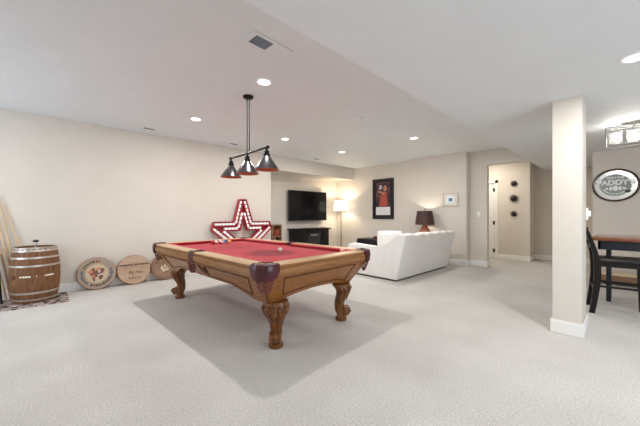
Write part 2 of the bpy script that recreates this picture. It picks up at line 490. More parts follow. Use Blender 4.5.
# legs
def leg_rings(dx, dy):
    d = Vector((dx, dy, 0)).normalized(); p = Vector((-d.y, d.x, 0))
    prof = [  # z, centre offset along d, half depth, half width, ridge
        (0, 0, .062, .064, 0), (.02, 0, .068, .070, 0), (.035, 0, .066, .068, 0), (.045, 0, .052, .054, 0), (.055, -.002, .045, .05, .02),
        (.085, -.008, .052, .052, .08), (.12, -.016, .056, .055, .16), (.16, -.022, .055, .054, .08), (.20, -.022, .056, .060, .08), (.24, -.010, .062, .072, .08),
        (.28, .008, .068, .088, .09), (.32, .020, .074, .106, .15), (.355, .024, .082, .122, .17), (.385, .015, .096, .128, .15), (.405, 0, .104, .118, .05), (.43, -.004, .106, .114, 0)]
    rings = []
    n = 40
    for z, c, a, b, rg in prof:
        ring = []
        for i in range(n):
            th = 2 * PI * i / n
            m = 1 + rg * (abs(math.cos(5 * th)) ** 1 - .6)
            ring.append(d * (c + a * m * math.cos(th)) + p * (b * m * math.sin(th)) + Vector((0, 0, z)))
        rings.append(ring)
    return rings, d, p
for sx in (-1, 1):
    for sy in (-1, 1):
        bm = new_bm()
        rings, d, p = leg_rings(sx, sy)
        loft(bm, rings)
        o = obj('leg', bm, OAK_DK, PT, True, loc=(sx * (HX - .315), sy * (HY - .235), 0))
        # scroll rolled at the ankle
        bm = new_bm()
        c = d * .052 + Vector((0, 0, .108))
        for q in (-1, 1):
            pts = []
            for k in range(26):
                a = k / 25 * 3.6 * PI; rr = .052 * (1 - k / 30)
                pts.append(c + p * q * .046 + d * rr * math.cos(a) + Vector((0, 0, rr * math.sin(a))))
            tube(bm, pts, .008, 6)
        rg = [[c + p * y + d * r_ * math.cos(2 * PI * k / 20) + Vector((0, 0, r_ * math.sin(2 * PI * k / 20))) for k in range(20)] for y, r_ in ((-.05, .038), (-.046, .046), (0, .052), (.046, .046), (.05, .038))]
        loft(bm, rg)
        obj('scroll', bm, OAK_DK, o, True)
        # carved leaf on the knee
        bm = new_bm()
        for k in range(-3, 4):
            a = k * .38
            pts = []
            for j in range(7):
                t_ = j / 6
                z = .395 - .16 * t_ * (1 - abs(k) * .07)
                hw = .118 - .055 * t_; hd = .092 - .035 * t_; cc = .02 - .02 * t_
                pts.append(d * (cc + (hd + .004) * math.cos(a * (1 - .45 * t_) * 1.05)) + p * ((hw + .004) * math.sin(a * (1 - .45 * t_) * 1.05)) + Vector((0, 0, z)))
            tube(bm, pts, [.011, .012, .011, .010, .008, .006, .003], 6)
        obj('carved_leaf', bm, OAK_DK, o, True)
# pockets
def lattice(bm, fn, nu, nv, r):
    """criss-cross straps on surface fn(u,v), u,v in 0..1"""
    for k in range(-nv, nu + 1):
        for q in (1, -1):
            pts = []
            for j in range(nv * 3 + 1):
                v = j / (nv * 3)
                u = (k + v * nv) / nu if q == 1 else (k + nv - v * nv) / nu
                if -1e-6 <= u <= 1 + 1e-6: pts.append(fn(u, v))
            if len(pts) > 2: tube(bm, pts, r, 5)
for sx in (-1, 1):
    for sy in (-1, 1):
        d = Vector((sx, sy, 0)).normalized()
        ctr = Vector((sx * (HX - .115), sy * (HY - .115), 0))
        base = math.atan2(sy, sx)
        # leather casting wrapping the corner: wings on both sides, tapering to a point below
        bm = new_bm()
        n = 16
        def wrap(t, off):  # t in -1..1 around the corner with radius .10 then straight wings
            rad = .105 + off; L_arc = .105 * PI / 4; L_w = .055
            sgn = 1 if t >= 0 else -1; s_ = abs(t) * (L_arc + L_w)
            ang = min(s_, L_arc) / .105; ext = max(0, s_ - L_arc)
            a = base + sgn * ang
            q = ctr + Vector((math.cos(a), math.sin(a), 0)) * rad
            return q + Vector((-math.sin(a), math.cos(a), 0)) * sgn * ext
        rows_o, rows_i = [], []
        for z, wd, off in ((ZT - .008, 1.0, -.012), (ZT + .006, 1.0, .0), (ZT + .002, 1.0, .012), (.78, 1.0, .020), (.75, .97, .022), (.72, .88, .018), (.70, .76, .016), (.678, .55, .008)):
            rows_o.append([wrap(-wd + 2 * wd * i / n, off) + Vector((0, 0, z)) for i in range(n + 1)])
            rows_i.append([wrap(-wd + 2 * wd * i / n, off - .03) + Vector((0, 0, z)) for i in range(n + 1)])
        rings = [ro + list(reversed(ri)) for ro, ri in zip(rows_o, rows_i)]
        loft(bm, rings)
        pk = obj('corner_pocket', bm, LEATHER, PT, True)
        # leather top ring; black disc on the cloth stands for the shaded throat
        bm = new_bm()
        lathe(bm, [(.062, ZT - .035), (.066, ZT + .001), (.072, ZT + .006), (.080, ZT + .004), (.080, ZT - .03)], 28, (ctr.x + sx * .02, ctr.y + sy * .02, 0), cap=False)
        obj('pocket_rim', bm, LEATHER, pk, True)
        bm = new_bm(); lathe(bm, [(.064, .769), (.064, .772)], 28, (ctr.x + sx * .02, ctr.y + sy * .02, 0)); obj('pocket_shade_disc', bm, BLACK, pk)
        # woven leather net below
        bm = new_bm()
        def fn(u, v):
            a = base + (u - .5) * 2.5
            rr = .078 * (1 - .42 * v ** 1.6); z = .70 - .125 * v
            c2 = ctr - d * (-.028 + .012 * v)
            return c2 + Vector((math.cos(a), math.sin(a), 0)) * rr * 1.0 + Vector((0, 0, z))
        lattice(bm, fn, 4, 3, .0055)
        tube(bm, [fn(i / 10, 1) for i in range(11)], .008, 6)
        c2 = ctr + d * .015
        obj('pocket_net', bm, LEATHER2, pk, True)
    # side pocket
    bm = new_bm()
    rows = []
    for z, wd, off in ((ZT - .008, .07, -.02), (ZT + .005, .075, -.008), (ZT, .078, .004), (.78, .078, .010), (.74, .075, .012), (.71, .06, .004), (.69, .035, -.012)):
        ring = [(sx * (HX - .012 + off - .03 * (i / 8 - .5) ** 2 * 1), -wd + 2 * wd * i / 8, z) for i in range(9)]
        ring += [(sx * (HX - .045 + off), wd - 2 * wd * i / 8, z) for i in range(9)]
        rows.append(ring)
    loft(bm, rows)
    pk = obj('side_pocket', bm, LEATHER, PT, True)
    bm = new_bm(); lathe(bm, [(.052, ZT - .035), (.056, ZT), (.062, ZT + .004), (.070, ZT + .003), (.070, ZT - .03)], 24, (sx * (HX - .10), 0, 0), cap=False)
    obj('pocket_rim', bm, LEATHER, pk, True)
    bm = new_bm(); lathe(bm, [(.055, .769), (.055, .772)], 24, (sx * (HX - .10), 0, 0)); obj('pocket_shade_disc', bm, BLACK, pk)  # black disc on uncut cloth, in place of the shade inside the pocket
    bm = new_bm()
    def fn(u, v):
        a = (0 if sx > 0 else PI) + (u - .5) * 2.6
        rr = .072 * (1 - .4 * v ** 1.6)
        return Vector((sx * (HX - .05) + math.cos(a) * rr, math.sin(a) * rr, .70 - .12 * v))
    lattice(bm, fn, 4, 3, .0055); tube(bm, [fn(i / 10, 1) for i in range(11)], .008, 6)
    obj('pocket_net', bm, LEATHER2, pk, True)

# balls
def ball(x, y, color, label, stripe=None, r=.0286):
    m = mat('ball_paint', color, .08, coat=.6)
    bm = new_bm(); bmesh.ops.create_uvsphere(bm, u_segments=24, v_segments=16, radius=r)
    ms = [m]
    if stripe:
        ms.append(mat('ball_stripe', stripe, .08, coat=.6))
        for f in bm.faces:
            if abs(f.calc_center_median().z) > r * .55: f.material_index = 1
    o = obj('billiard_ball', bm, ms, None, True, loc=(x, y, .7685 + r), rot=(.9, .3, 0))
    return tag(o, label, 'billiard ball', 'billiard balls grouped on the red felt' if len(label) and 'cue' not in label else None)
WH = (.85, .80, .72)
bl = [(1.83, 4.30, (.30, .01, .02), 'maroon billiard ball, leftmost of the cluster', None),
      (1.90, 4.36, (.80, .20, .13), 'salmon red billiard ball second from the left of the cluster', WH),
      (1.96, 4.31, (.55, .02, .02), 'red billiard ball in the front of the cluster', WH),
      (1.98, 4.40, (.75, .25, .18), 'pale red billiard ball at the middle of the cluster', WH),
      (2.03, 4.34, WH, 'mostly white billiard ball right of the middle of the cluster', (.10, .15, .45)),
      (2.075, 4.40, (.10, .06, .05), 'dark billiard ball partly behind the white one in the cluster', None),
      (2.10, 4.32, (.80, .42, .10), 'orange yellow billiard ball, rightmost of the cluster', None)]
for a in bl: ball(*a)
ball(2.07, 2.90, (.86, .80, .68), 'ivory cue ball alone in the middle of the red felt')
o = ball(2.55, 2.31, (.80, .42, .38), 'pinkish ball resting near the right corner pocket'); 

# ------------------------------------------------------------ pendant lamp above the table
t = thing('billiard_pendant', 'black three-shade pendant lamp hanging over the pool table', 'pendant lamp', (1.86, 3.30, ZU))
t.rotation_euler = (0, 0, 0)
bm = new_bm(); lathe(bm, [(.065, -.001), (.065, -.02), (.055, -.03), (.02, -.034)], 28); obj('canopy', bm, BLACKM, t, True)
for y in (-.028, .028):
    bm = new_bm(); tube(bm, [(0, y, -.03), (0, y, -.71)], .0065, 10); obj('rod', bm, BLACKM, t, True)
bm = new_bm(); tube(bm, [(0, -.45, -.725), (0, .49, -.725)], .014, 12)
for y in (-.45, .02, .49): bmesh.ops.create_uvsphere(bm, u_segments=12, v_segments=8, radius=.021, matrix=Matrix.Translation((0, y, -.725)))
obj('crossbar', bm, BLACKM, t, True)
for y in (-.43, .02, .47):
    bm = new_bm(); lathe(bm, [(.012, -.73), (.012, -.76), (.028, -.765), (.030, -.80), (.040, -.805), (.040, -.825), (.03, -.83)], 24, (0, y, 0)); st = obj('socket', bm, BLACKM, t, True)
    bm = new_bm(); lathe(bm, [(.034, -.82), (.06, -.86), (.138, -.975), (.140, -.985), (.146, -.988)], 40, (0, y, 0), cap=False)
    obj('shade', bm, GUN, t, True)
    bm = new_bm(); lathe(bm, [(.146, -.9885), (.139, -.990), (.134, -.976), (.056, -.862), (.03, -.825)], 40, (0, y, 0), cap=False)
    obj('shade_lining', bm, COPPER, t, True)
    bm = new_bm(); bmesh.ops.create_uvsphere(bm, u_segments=16, v_segments=10, radius=.032, matrix=Matrix.Translation((0, y, -.90))); obj('bulb', bm, WHITE, t, True)

# ------------------------------------------------------------ red star
ST = thing('star_sign', 'large red metal marquee star with rows of white light strips', 'star sign', (3.17, 5.93, 0))
def star_pts(Ro, cx=0, cz=.70):
    return [((cx + (Ro if i % 2 == 0 else Ro * .382) * math.sin(i * PI / 5)), cz + 1.03 * (Ro if i % 2 == 0 else Ro * .382) * math.cos(i * PI / 5)) for i in range(10)]
Ro = 1.12; RC = .832
ap = Ro * .309
def off(d): return star_pts(Ro * (1 - d / ap))
def cut_off(d, rc):
    """parallel offset of the star outline by d, tips squared off at radius rc"""
    pts = off(d); Rd = Ro * (1 - d / ap); c = max((Rd - rc) / math.cos(R(18)), .0005)
    out = []
    for i, p in enumerate(pts):
        if i % 2 == 0:
            a = Vector(pts[i - 1]); b = Vector(pts[(i + 1) % 10]); q = Vector(p)
            out += [tuple(q + (a - q).normalized() * c), tuple(q + (b - q).normalized() * c)]
        else: out += [p, p]
    return out
def ext_ring(bm, o_, i_, y0, y1):
    n = len(o_)
    for j in range(n):
        k = (j + 1) % n
        q = []
        for c in (o_[j], o_[k], i_[k], i_[j]):
            if not q or (Vector(c) - Vector(q[-1])).length > 1e-6: q.append(c)
        if (Vector(q[0]) - Vector(q[-1])).length < 1e-6: q.pop()
        if len(q) >= 3: prism(bm, q, 'y', y0, y1)
bm = new_bm(); ext_ring(bm, cut_off(0, RC), cut_off(.207, RC), .045, .055); obj('back_panel', bm, STARRED, ST)
bm = new_bm()
ext_ring(bm, cut_off(0, RC), cut_off(.012, RC - .012), -.055, .05)
ext_ring(bm, off(.097), off(.109), -.045, .05)
ext_ring(bm, off(.195), off(.207), -.055, .05)
obj('frame', bm, STARRED, ST)
# white dashes in two rows per edge
for d_row in (.055, .152):
    ps = off(d_row); Rd = Ro * (1 - d_row / ap)
    for i in range(10):
        a = Vector(ps[i]); b = Vector(ps[(i + 1) % 10]); L_ = (b - a).length; u = (b - a) / L_; nrm = Vector((-u.y, u.x))
        st = max((Rd - RC + .03) / math.cos(R(18)), .09)
        s0, s1 = (st, .01) if i % 2 == 0 else (.01, st)
        L2 = L_ - s0 - s1; nn = max(2, round(L2 / .085))
        bm = new_bm()
        for q in range(nn):
            c0 = a + u * (s0 + L2 * (q + .12) / nn); c1 = a + u * (s0 + L2 * (q + .88) / nn)
            hw = .023
            prism(bm, [tuple(c0 - nrm * hw), tuple(c1 - nrm * hw), tuple(c1 + nrm * hw), tuple(c0 + nrm * hw)], 'y', -.03, .044)
        obj('light_strip', bm, STARW, ST)
ST.rotation_euler = (R(-3.5), 0, 0)
ST.scale = (.91, 1, 1)
ST.location = (3.245, 5.93, .02)

# ------------------------------------------------------------ recess: crate rack, television, console, floor lamp
t = thing('wooden_rack', 'small rustic wooden display rack between the star and the black console', 'rack', (4.56, 6.66, 0))
RW = wood('rustic_wood', (.22, .12, .06), (.40, .25, .13), .6, 2)
for x in (-.15, .13): bobj('side_panel', RW, t, x, x + .02, -.14, .14, 0, .96)
for z in (.05, .35, .62, .93): bobj('shelf', RW, t, -.13, .13, -.14, .14, z, z + .02)
bobj('back_panel', RW, t, -.13, .13, .125, .14, .05, .95)
rd = mat('bottle_red', (.35, .06, .04), .3); dk = mat('bottle_dark', (.04, .02, .015), .2); wt = mat('bottle_white', (.75, .6, .55), .4)
for i, (x, z, m, l) in enumerate([(-.08, .64, dk, 'dark bottle at the left of the rack middle shelf'), (0, .64, rd, 'red bottle at the centre of the rack middle shelf'), (.08, .64, rd, 'red bottle at the right of the rack middle shelf'),
                                   (-.08, .37, rd, 'red bottle at the left of the rack lower shelf'), (0, .37, wt, 'pale bottle at the centre of the rack lower shelf'), (.08, .37, dk, 'dark bottle at the right of the rack lower shelf')]):
    bm = new_bm(); lathe(bm, [(.034, 0), (.036, .01), (.036, .14), (.014, .18), (.013, .23), (.016, .232), (.016, .24)], 16)
    tag(obj('bottle', bm, m, None, True, loc=(4.56 + x, 6.62, z)), l, 'bottle', 'bottles on the wooden rack')

t = thing('television', 'large black flat screen television mounted on the recess wall', 'television', (5.86, 6.72, 1.50), R(-1))
bobj('bezel', BLACK, t, -.76, .76, -.02, .03, -.455, .455, bevel=.006)
bobj('screen', mat('tv_screen', (.004, .004, .005), .15, spec=.25), t, -.745, .745, -.022, -.02, -.435, .44)
bobj('wall_mount', BLACKM, t, -.2, .2, .03, .12, -.15, .15)
bm = new_bm(); tube(bm, [(.1, .09, -.455), (.09, .10, -.6), (.12, .10, -.7)], .006, 6); obj('cable', bm, WHITE, t)

t = thing('media_console', 'black media console with an electric fireplace under the television', 'media console', (5.80, 6.55, 0))
t.scale = (.87, 1, 1)
BW = mat('black_wood', (.006, .005, .005), .45, spec=.25)
bobj('body', BW, t, -.72, .72, -.16, .25, .06, .78)
bobj('top', BW, t, -.79, .79, -.20, .26, .78, .82, bevel=.006)
bobj('base_slab', BW, t, -.74, .74, -.17, .25, 0, .06)
bobj('firebox', mat('firebox_glass', (.02, .02, .024), .08), t, -.30, .30, -.168, -.16, .18, .68)
for x in (-.70, .34): 
    d_ = bobj('door', BW, t, x, x + .36, -.175, -.16, .10, .74, bevel=.004)
    bobj('knob', CHROME, d_, x + (.32 if x < 0 else .03), x + (.34 if x < 0 else .05), -.20, -.175, .42, .44)
bobj('control_panel', mat('panel_grey', (.18, .18, .19), .3), t, -.16, .16, -.172, -.168, .60, .65)

t = thing('floor_lamp', 'slim metal floor lamp with a glowing white drum shade in the corner', 'floor lamp', (6.93, 6.33, 0))
bm = new_bm(); lathe(bm, [(.15, 0), (.15, .02), (.03, .03)], 32); obj('base', bm, CHROME, t, True)
bm = new_bm(); tube(bm, [(0, 0, .02), (0, 0, 1.38)], .014, 12); obj('pole', bm, mat('bronze_pole', (.16, .12, .09), .4, .7), t, True)
SH = mat('lit_shade', (.95, .92, .86), .8, emit=(1, .90, .74), es=3.0)
bm = new_bm(); lathe(bm, [(.24, 1.37), (.22, 1.68)], 40, cap=False)
sh = obj('lamp_shade', bm, SH, t, True)
bm = new_bm(); bmesh.ops.create_uvsphere(bm, u_segments=16, v_segments=10, radius=.035, matrix=Matrix.Translation((0, 0, 1.50))); obj('bulb', bm, LENS, t, True)
light('floor_lamp_bulb', 'POINT', (6.93, 6.33, 1.57), 34, .03, (1.0, .84, .62))

# ------------------------------------------------------------ framed art on the far wall
t = thing('framed_poster', 'tall black framed sports photograph with a white caption plate', 'framed picture', (7.28, 4.95, 1.70))
bm = new_bm()
for a in ((-.37, -.30, -.60, .60), (.30, .37, -.60, .60), (-.30, .30, .53, .60), (-.30, .30, -.60, -.53)): box(bm, -.03, -.001, a[0], a[1], a[2], a[3], bevel=.004)
obj('frame', bm, BLACK, t, True)
bobj('mat_board', BLACK, t, -.012, -.002, -.30, .30, -.53, .53)
PH = vary(mat('photo_dark', (.05, .02, .03), .4), (.03, .02, .04), (.22, .09, .07), 7, lo=.45, hi=.75)
bobj('photograph', PH, t, -.014, -.012, -.25, .25, -.22, .50)
bm = new_bm()
def blob(bm, pts, x=-.0155):
    vs = [bm.verts.new((x, -y, z)) for y, z in pts]; bm.faces.new(vs)
# figures: head, raised forearm, trunk in a red jersey (photo coordinates: right is -Y)
blob(bm, [(-.14, -.22), (.13, -.22), (.16, -.05), (.12, .10), (.15, .18), (.05, .22), (-.04, .20), (-.08, .06), (-.12, -.05)])
obj('jersey', bm, mat('photo_red', (.42, .08, .05), .5), t)
bm = new_bm()
blob(bm, [(.03, .22), (.10, .23), (.135, .30), (.12, .38), (.06, .40), (.02, .35), (.015, .28)], -.0158)
blob(bm, [(-.18, .20), (-.06, .17), (.05, .12), (.06, .17), (-.06, .23), (-.17, .27)], -.0158)
obj('skin_tones', bm, mat('photo_skin', (.50, .24, .15), .5), t)
bm = new_bm(); blob(bm, [(-.15, .30), (-.05, .28), (-.02, .36), (-.06, .42), (-.13, .41)], -.0157); obj('cap', bm, mat('photo_grey', (.50, .48, .50), .5), t)
bobj('caption_plate', mat('caption_white', (.80, .78, .76), .5), t, -.015, -.012, -.25, .25, -.48, -.24)
bm = new_bm()
for i in range(4): box(bm, -.0165, -.015, -.15 + .02 * (i % 2), .16, -.31 - i * .035, -.305 - i * .035)
obj('caption_lines', bm, mat('caption_ink', (.45, .42, .40), .6), t)

t = thing('small_picture', 'small square picture with pale frame and blue centre on the far wall', 'framed picture', (7.28, 2.97, 1.60))
FR = mat('pale_frame', (.62, .55, .48), .4)
bm = new_bm()
for a in ((-.185, -.165, -.16, .16), (.165, .185, -.16, .16), (-.165, .165, .14, .16), (-.165, .165, -.16, -.14)): box(bm, -.03, -.001, *a)
obj('frame', bm, FR, t)
bobj('mat_board', mat('mat_cream', (.74, .71, .66), .6), t, -.012, -.002, -.165, .165, -.14, .14)
bobj('inner_mat', mat('mat_white', (.85, .88, .90), .6), t, -.014, -.012, -.09, .09, -.09, .09)
bobj('print', mat('print_blue', (.12, .22, .34), .5), t, -.016, -.014, -.045, .045, -.04, .04)

# ------------------------------------------------------------ sofa
t = thing('sofa', 'white slipcovered sofa seen from behind with sloping arms', 'sofa', (4.61, 2.86, 0))
W_ = 2.20
def sofa_prof(top):
    # (y,z) side outline
    return top
side = [(.0, .03), (-.02, .12), (-.19, .845), (-.175, .865), (-.12, .87), (.0, .845), (.07, .80), (.12, .73), (.18, .67), (.30, .62), (.50, .605), (.75, .615), (1.06, .635), (1.13, .625), (1.16, .59), (1.14, .03)]
def side_panel(x0, x1):
    bm = new_bm(); prism(bm, [(y, z) for y, z in side], 'x', x0, x1)
    es = [e for e in bm.edges if abs(e.verts[0].co.x - e.verts[1].co.x) < 1e-6]
    bmesh.ops.bevel(bm, geom=es, offset=.018, segments=3, affect='EDGES', profile=.5)
    return bm
obj('arm', side_panel(0, .17), SLIP, t, True)
obj('arm', side_panel(W_ - .17, W_), SLIP, t, True)
# back slab, leaning
bm = new_bm()
n = 24
rings = []
for i in range(n + 1):
    x = .165 + (W_ - .33) * i / n
    h = .85 + .012 * math.sin(i * 1.3) + .008 * math.sin(i * 2.9)
    rings.append([(x, .0, .03), (x, -.02, .12), (x, -.185, h - .02), (x, -.17, h + .005), (x, -.10, h + .01), (x, -.02, h - .02), (x, .10, .42), (x, .12, .03)])
loft(bm, rings); obj('backrest', bm, SLIP, t, True)
bobj('seat_base', SLIP, t, .165, W_ - .165, .0, 1.12, .03, .34)
bobj('base_slab', mat('sofa_gap_shadow', (.05, .03, .02), .6), t, .02, W_ - .02, .02, 1.12, .0, .035)  # dark slab stands for the feet and shadow in the gap below
def pillow_bm(w, h, d, c, rx=0, rz=0):
    bm = new_bm(); bmesh.ops.create_cube(bm, size=1)
    bmesh.ops.subdivide_edges(bm, edges=bm.edges[:], cuts=7, use_grid_fill=True)
    for v in bm.verts:
        x, y, z = v.co * 2
        f = (1 - x ** 4) * (1 - z ** 4)
        v.co = Vector((x * w / 2 * (1 - .06 * (z * z)), y * d / 2 * (.25 + .75 * max(f, 0) ** .6), z * h / 2 * (1 - .06 * x * x)))
    bm.transform(Matrix.Translation(c) @ Matrix.Rotation(rz, 4, 'Z') @ Matrix.Rotation(rx, 4, 'X'))
    return bm
for i in range(3):
    obj('back_cushion', pillow_bm(.62, .50, .20, (.17 + .31 + .62 * i, .10, .612), R(12)), SLIP, t, True)
for i in range(2):
    bm = new_bm(); box(bm, .17 + .93 * i, .17 + .93 * (i + 1) - .005, .20, 1.14, .34, .50, bevel=.04, seg=3); obj('seat_cushion', bm, SLIP, t, True)
tag(obj('throw_pillow', pillow_bm(.52, .38, .20, (5.24, 3.40, .70), R(-8), R(-48)), SLIP, None, True), 'white throw pillow leaning against the near arm of the sofa', 'cushion')
# ottoman
t = thing('ottoman', 'black leather ottoman in front of the sofa', 'ottoman', (6.10, 4.45, 0), 0)
BL = mat('black_leather', (.006, .006, .007), .4, spec=.3)
bm = new_bm(); box(bm, -.26, .26, -.32, .32, .10, .44, bevel=.02); obj('base', bm, BL, t, True)
bm = new_bm(); box(bm, -.28, .28, -.35, .35, .44, .62, bevel=.05, seg=3); obj('cushion_top', bm, BL, t, True)
for x in (-.22, .22):
    for y in (-.28, .28): bobj('foot', BLACK, t, x - .03, x + .03, y - .03, y + .03, 0, .1)
bm = new_bm(); lathe(bm, [(.03, 0), (.065, .02), (.07, .05), (.064, .05), (.03, .012)], 20)
tag(obj('bowl', bm, mat('red_bowl', (.30, .03, .03), .4), None, True, loc=(6.12, 4.38, .622)), 'small dark red bowl sitting on the black ottoman', 'bowl')
# end table and table lamp behind the sofa
t = thing('end_table', 'small dark end table standing beyond the sofa, under the table lamp', 'end table', (7.03, 3.53, 0))
DW = wood('dark_walnut', (.06, .03, .02), (.12, .06, .035), .4, 0)
bobj('tabletop', DW, t, -.20, .20, -.25, .25, .72, .75)
for x in (-.18, .15):
    for y in (-.23, .20): bobj('leg', DW, t, x, x + .03, y, y + .03, 0, .72)
t = thing('table_lamp', 'table lamp with dark brown shade and wooden pyramid base behind the sofa', 'table lamp', (7.0, 3.51, .75))
bm = new_bm()
rg = [[(sx * h, sy * h, z) for sx, sy in ((-1, -1), (1, -1), (1, 1), (-1, 1))] for h, z in ((.115, 0), (.115, .02), (.025, .235))]
loft(bm, rg); obj('base', bm, wood('red_wood', (.28, .085, .04), (.40, .15, .075), .4, 2), t)
bm = new_bm(); tube(bm, [(0, 0, .22), (0, 0, .62)], .008, 8); obj('stem', bm, CHROME, t)
SHD = mat('brown_shade', (.055, .022, .018), .6)
bm = new_bm(); lathe(bm, [(.235, .225), (.185, .575), (.182, .575), (.232, .225)], 40, cap=False); obj('lamp_shade', bm, SHD, t, True)
bm = new_bm(); lathe(bm, [(.010, .60), (.016, .615), (.006, .635)], 12); obj('finial', bm, CHROME, t, True)
bm = new_bm(); bmesh.ops.create_uvsphere(bm, u_segments=16, v_segments=10, radius=.03, matrix=Matrix.Translation((0, 0, .38))); obj('bulb', bm, LENS, t, True)
light('table_lamp_bulb', 'POINT', (7.0, 3.51, 1.20), 22, .02, (1, .88, .72))

# ------------------------------------------------------------ three sunburst ornaments in the hallway
OM = mat('ornament_bronze', (.018, .010, .007), .5, .2)
for z, r_, l in ((2.07, .10, 'topmost of three dark spiky wall ornaments in the hallway'), (1.67, .125, 'middle and largest of three dark spiky wall ornaments in the hallway'), (1.25, .095, 'lowest of three dark spiky wall ornaments in the hallway')):
    t = thing('wall_ornament', l, 'wall ornament', (9.15, 2.05, z), 0, 'spiky round ornaments on the hallway wall')
    bm = new_bm(); bmesh.ops.create_uvsphere(bm, u_segments=20, v_segments=12, radius=r_ * .62)
    for v in bm.verts: v.co.x = v.co.x * .5 - r_ * .25
    obj('centre', bm, OM, t, True)
    bm = new_bm()
    for k in range(40):
        a = 2 * PI * k / 40 + random.uniform(-.05, .05); q = r_ * random.uniform(.8, 1.05)
        tube(bm, [(-.012, 0, 0), (-.02 - .02 * (k % 2), math.cos(a) * q, math.sin(a) * q)], [.005, .0015], 4)
    obj('rays', bm, OM, t)

# ------------------------------------------------------------ barrel, mat, cues, lids
bx, by = -.125, 5.785
RUG = vary(mat('rag_rug', (.3, .2, .2), .95, spec=.1), (.02, .02, .03), (.55, .50, .46), 14, (1, 2.2, 1), 3, lo=.42, hi=.58)
nt = RUG.node_tree
cr = [n for n in nt.nodes if n.type == 'VALTORGB'][0].color_ramp
e = cr.elements.new(.5); e.color = (.20, .10, .07, 1)
bm = new_bm(); box(bm, -1.0, .22, 5.38, 6.04, 0.001, .014, bevel=.005)
tag(obj('doormat', bm, RUG), 'mottled multicolour mat on the carpet under the whiskey barrel', 'mat')
B = thing('whiskey_barrel', 'oak whiskey barrel with pale metal hoops standing by the left wall', 'barrel', (bx, by, .014), R(20))
BWD = wood('barrel_oak', (.11, .045, .017), (.25, .115, .048), .5, 2, 5, 0)
Hb, r0, r1 = .755, .224, .266
def br(z): u = (z / Hb - .5) * 2; return r0 + (r1 - r0) * (1 - u * u)
bm = new_bm()
NS = 24; segs = NS * 4
rings = []
for k in range(17):
    z = Hb * k / 16
    rings.append([((br(z) - (.006 if i % 4 == 0 else 0)) * math.cos(2 * PI * i / segs), (br(z) - (.006 if i % 4 == 0 else 0)) * math.sin(2 * PI * i / segs), z) for i in range(segs)])
rings.append([((r0 - .02) * math.cos(2 * PI * i / segs), (r0 - .02) * math.sin(2 * PI * i / segs), Hb) for i in range(segs)])
rings.append([((r0 - .02) * math.cos(2 * PI * i / segs), (r0 - .02) * math.sin(2 * PI * i / segs), Hb - .03) for i in range(segs)])
loft(bm, rings); obj('staves', bm, BWD, B, True)
bm = new_bm(); lathe(bm, [(r0 - .018, Hb - .03), (r0 - .018, Hb - .02)], 40); obj('head', bm, wood('barrel_head', (.26, .14, .07), (.38, .22, .12), .5, 0), B)
for z0, z1 in ((.03, .055), (.125, .15), (.235, .26)):
    for zz0, zz1 in ((z0, z1), (Hb - z1, Hb - z0)):
        bm = new_bm(); lathe(bm, [(br(zz0) - .002, zz0), (br(zz0) + .004, zz0), (br(zz1) + .004, zz1), (br(zz1) - .002, zz1)], 48, cap=False)
        if (zz0, zz1) in ((.235, .26),): bm.free(); continue
        obj('hoop', bm, STEEL, B, True)
bm = new_bm(); lathe(bm, [(br(Hb - .035) - .002, Hb - .035), (br(Hb) + .004, Hb - .035), (r0 + .004, Hb + .003), (r0 - .004, Hb + .004)], 48, cap=False); obj('hoop', bm, STEEL, B, True)
# bung and painted marks on the near side
aim = math.atan2(-by, -bx) - R(20)
bm = new_bm()
a = aim - .95; z = .36
c = Vector((math.cos(a), math.sin(a), 0)) * (br(z) + .001) + Vector((0, 0, z))
tube(bm, [c, c + Vector((math.cos(a), math.sin(a), 0)) * .012], .026, 16); obj('bung', bm, mat('bung_red', (.16, .03, .03), .5), B, True)
bm = new_bm()
for k, L_ in enumerate((.05, .05, .02, 0, .006, 0, .045, .045)):
    if not L_: continue
    a0 = aim - .62 + k * .16; a1 = a0 + L_ / r1 * 1.6
    for j in range(3):
        b0 = a0 + (a1 - a0) * j / 3; b1 = a0 + (a1 - a0) * (j + .8) / 3; rr = br(.37) + .003
        vs = [bm.verts.new((rr * math.cos(q), rr * math.sin(q), zz)) for q, zz in ((b0, .358), (b1, .358), (b1, .378 + .004 * (j % 2)), (b0, .378))]
        bm.faces.new(vs)
obj('painted_marks', bm, CREAM, B)
t = thing('bottle_pourer', 'small black topped metal pourer standing on the barrel', 'pourer', (bx + .0, by + .10, Hb - .006), 0)
bm = new_bm(); lathe(bm, [(.014, 0), (.014, .08)], 14); obj('stem', bm, CHROME, t, True)
bm = new_bm(); lathe(bm, [(.032, .08), (.034, .10), (.01, .112)], 16); obj('cap', bm, BLACK, t, True)

CUEW = wood('cue_maple', (.62, .44, .25), (.74, .56, .36), .3, 2)
CUED = wood('cue_walnut', (.30, .15, .08), (.42, .24, .14), .3, 2)
def cue(xb, yb, xt, yt, zt, m, lab):
    t = thing('pool_cue', lab, 'pool cue', (xb, yb, .016), 0, 'pool cues leaning by the barrel')
    d = Vector((xt - xb, yt - yb, zt - .016))
    bm = new_bm(); tube(bm, [Vector((0, 0, 0)), d * .45], [.0155, .012], 10); obj('butt', bm, m, t, True)
    bm = new_bm(); tube(bm, [d * .45, d], [.012, .007], 10); obj('shaft', bm, CUEW, t, True)
    bm = new_bm(); tube(bm, [d, d * 1.006], [.007, .006], 8); obj('tip', bm, WHITE, t, True)
cue(-0.28, 6.03, -0.51, 6.075, 1.50, CUEW, 'maple pool cue leaning on the wall left of the barrel, closest to it')
cue(-0.33, 6.02, -0.56, 6.075, 1.48, CUEW, 'maple pool cue second from the barrel, leaning on the wall')
cue(-0.38, 6.03, -0.60, 6.075, 1.46, CUED, 'pool cue with a walnut butt leaning between the maple cues')
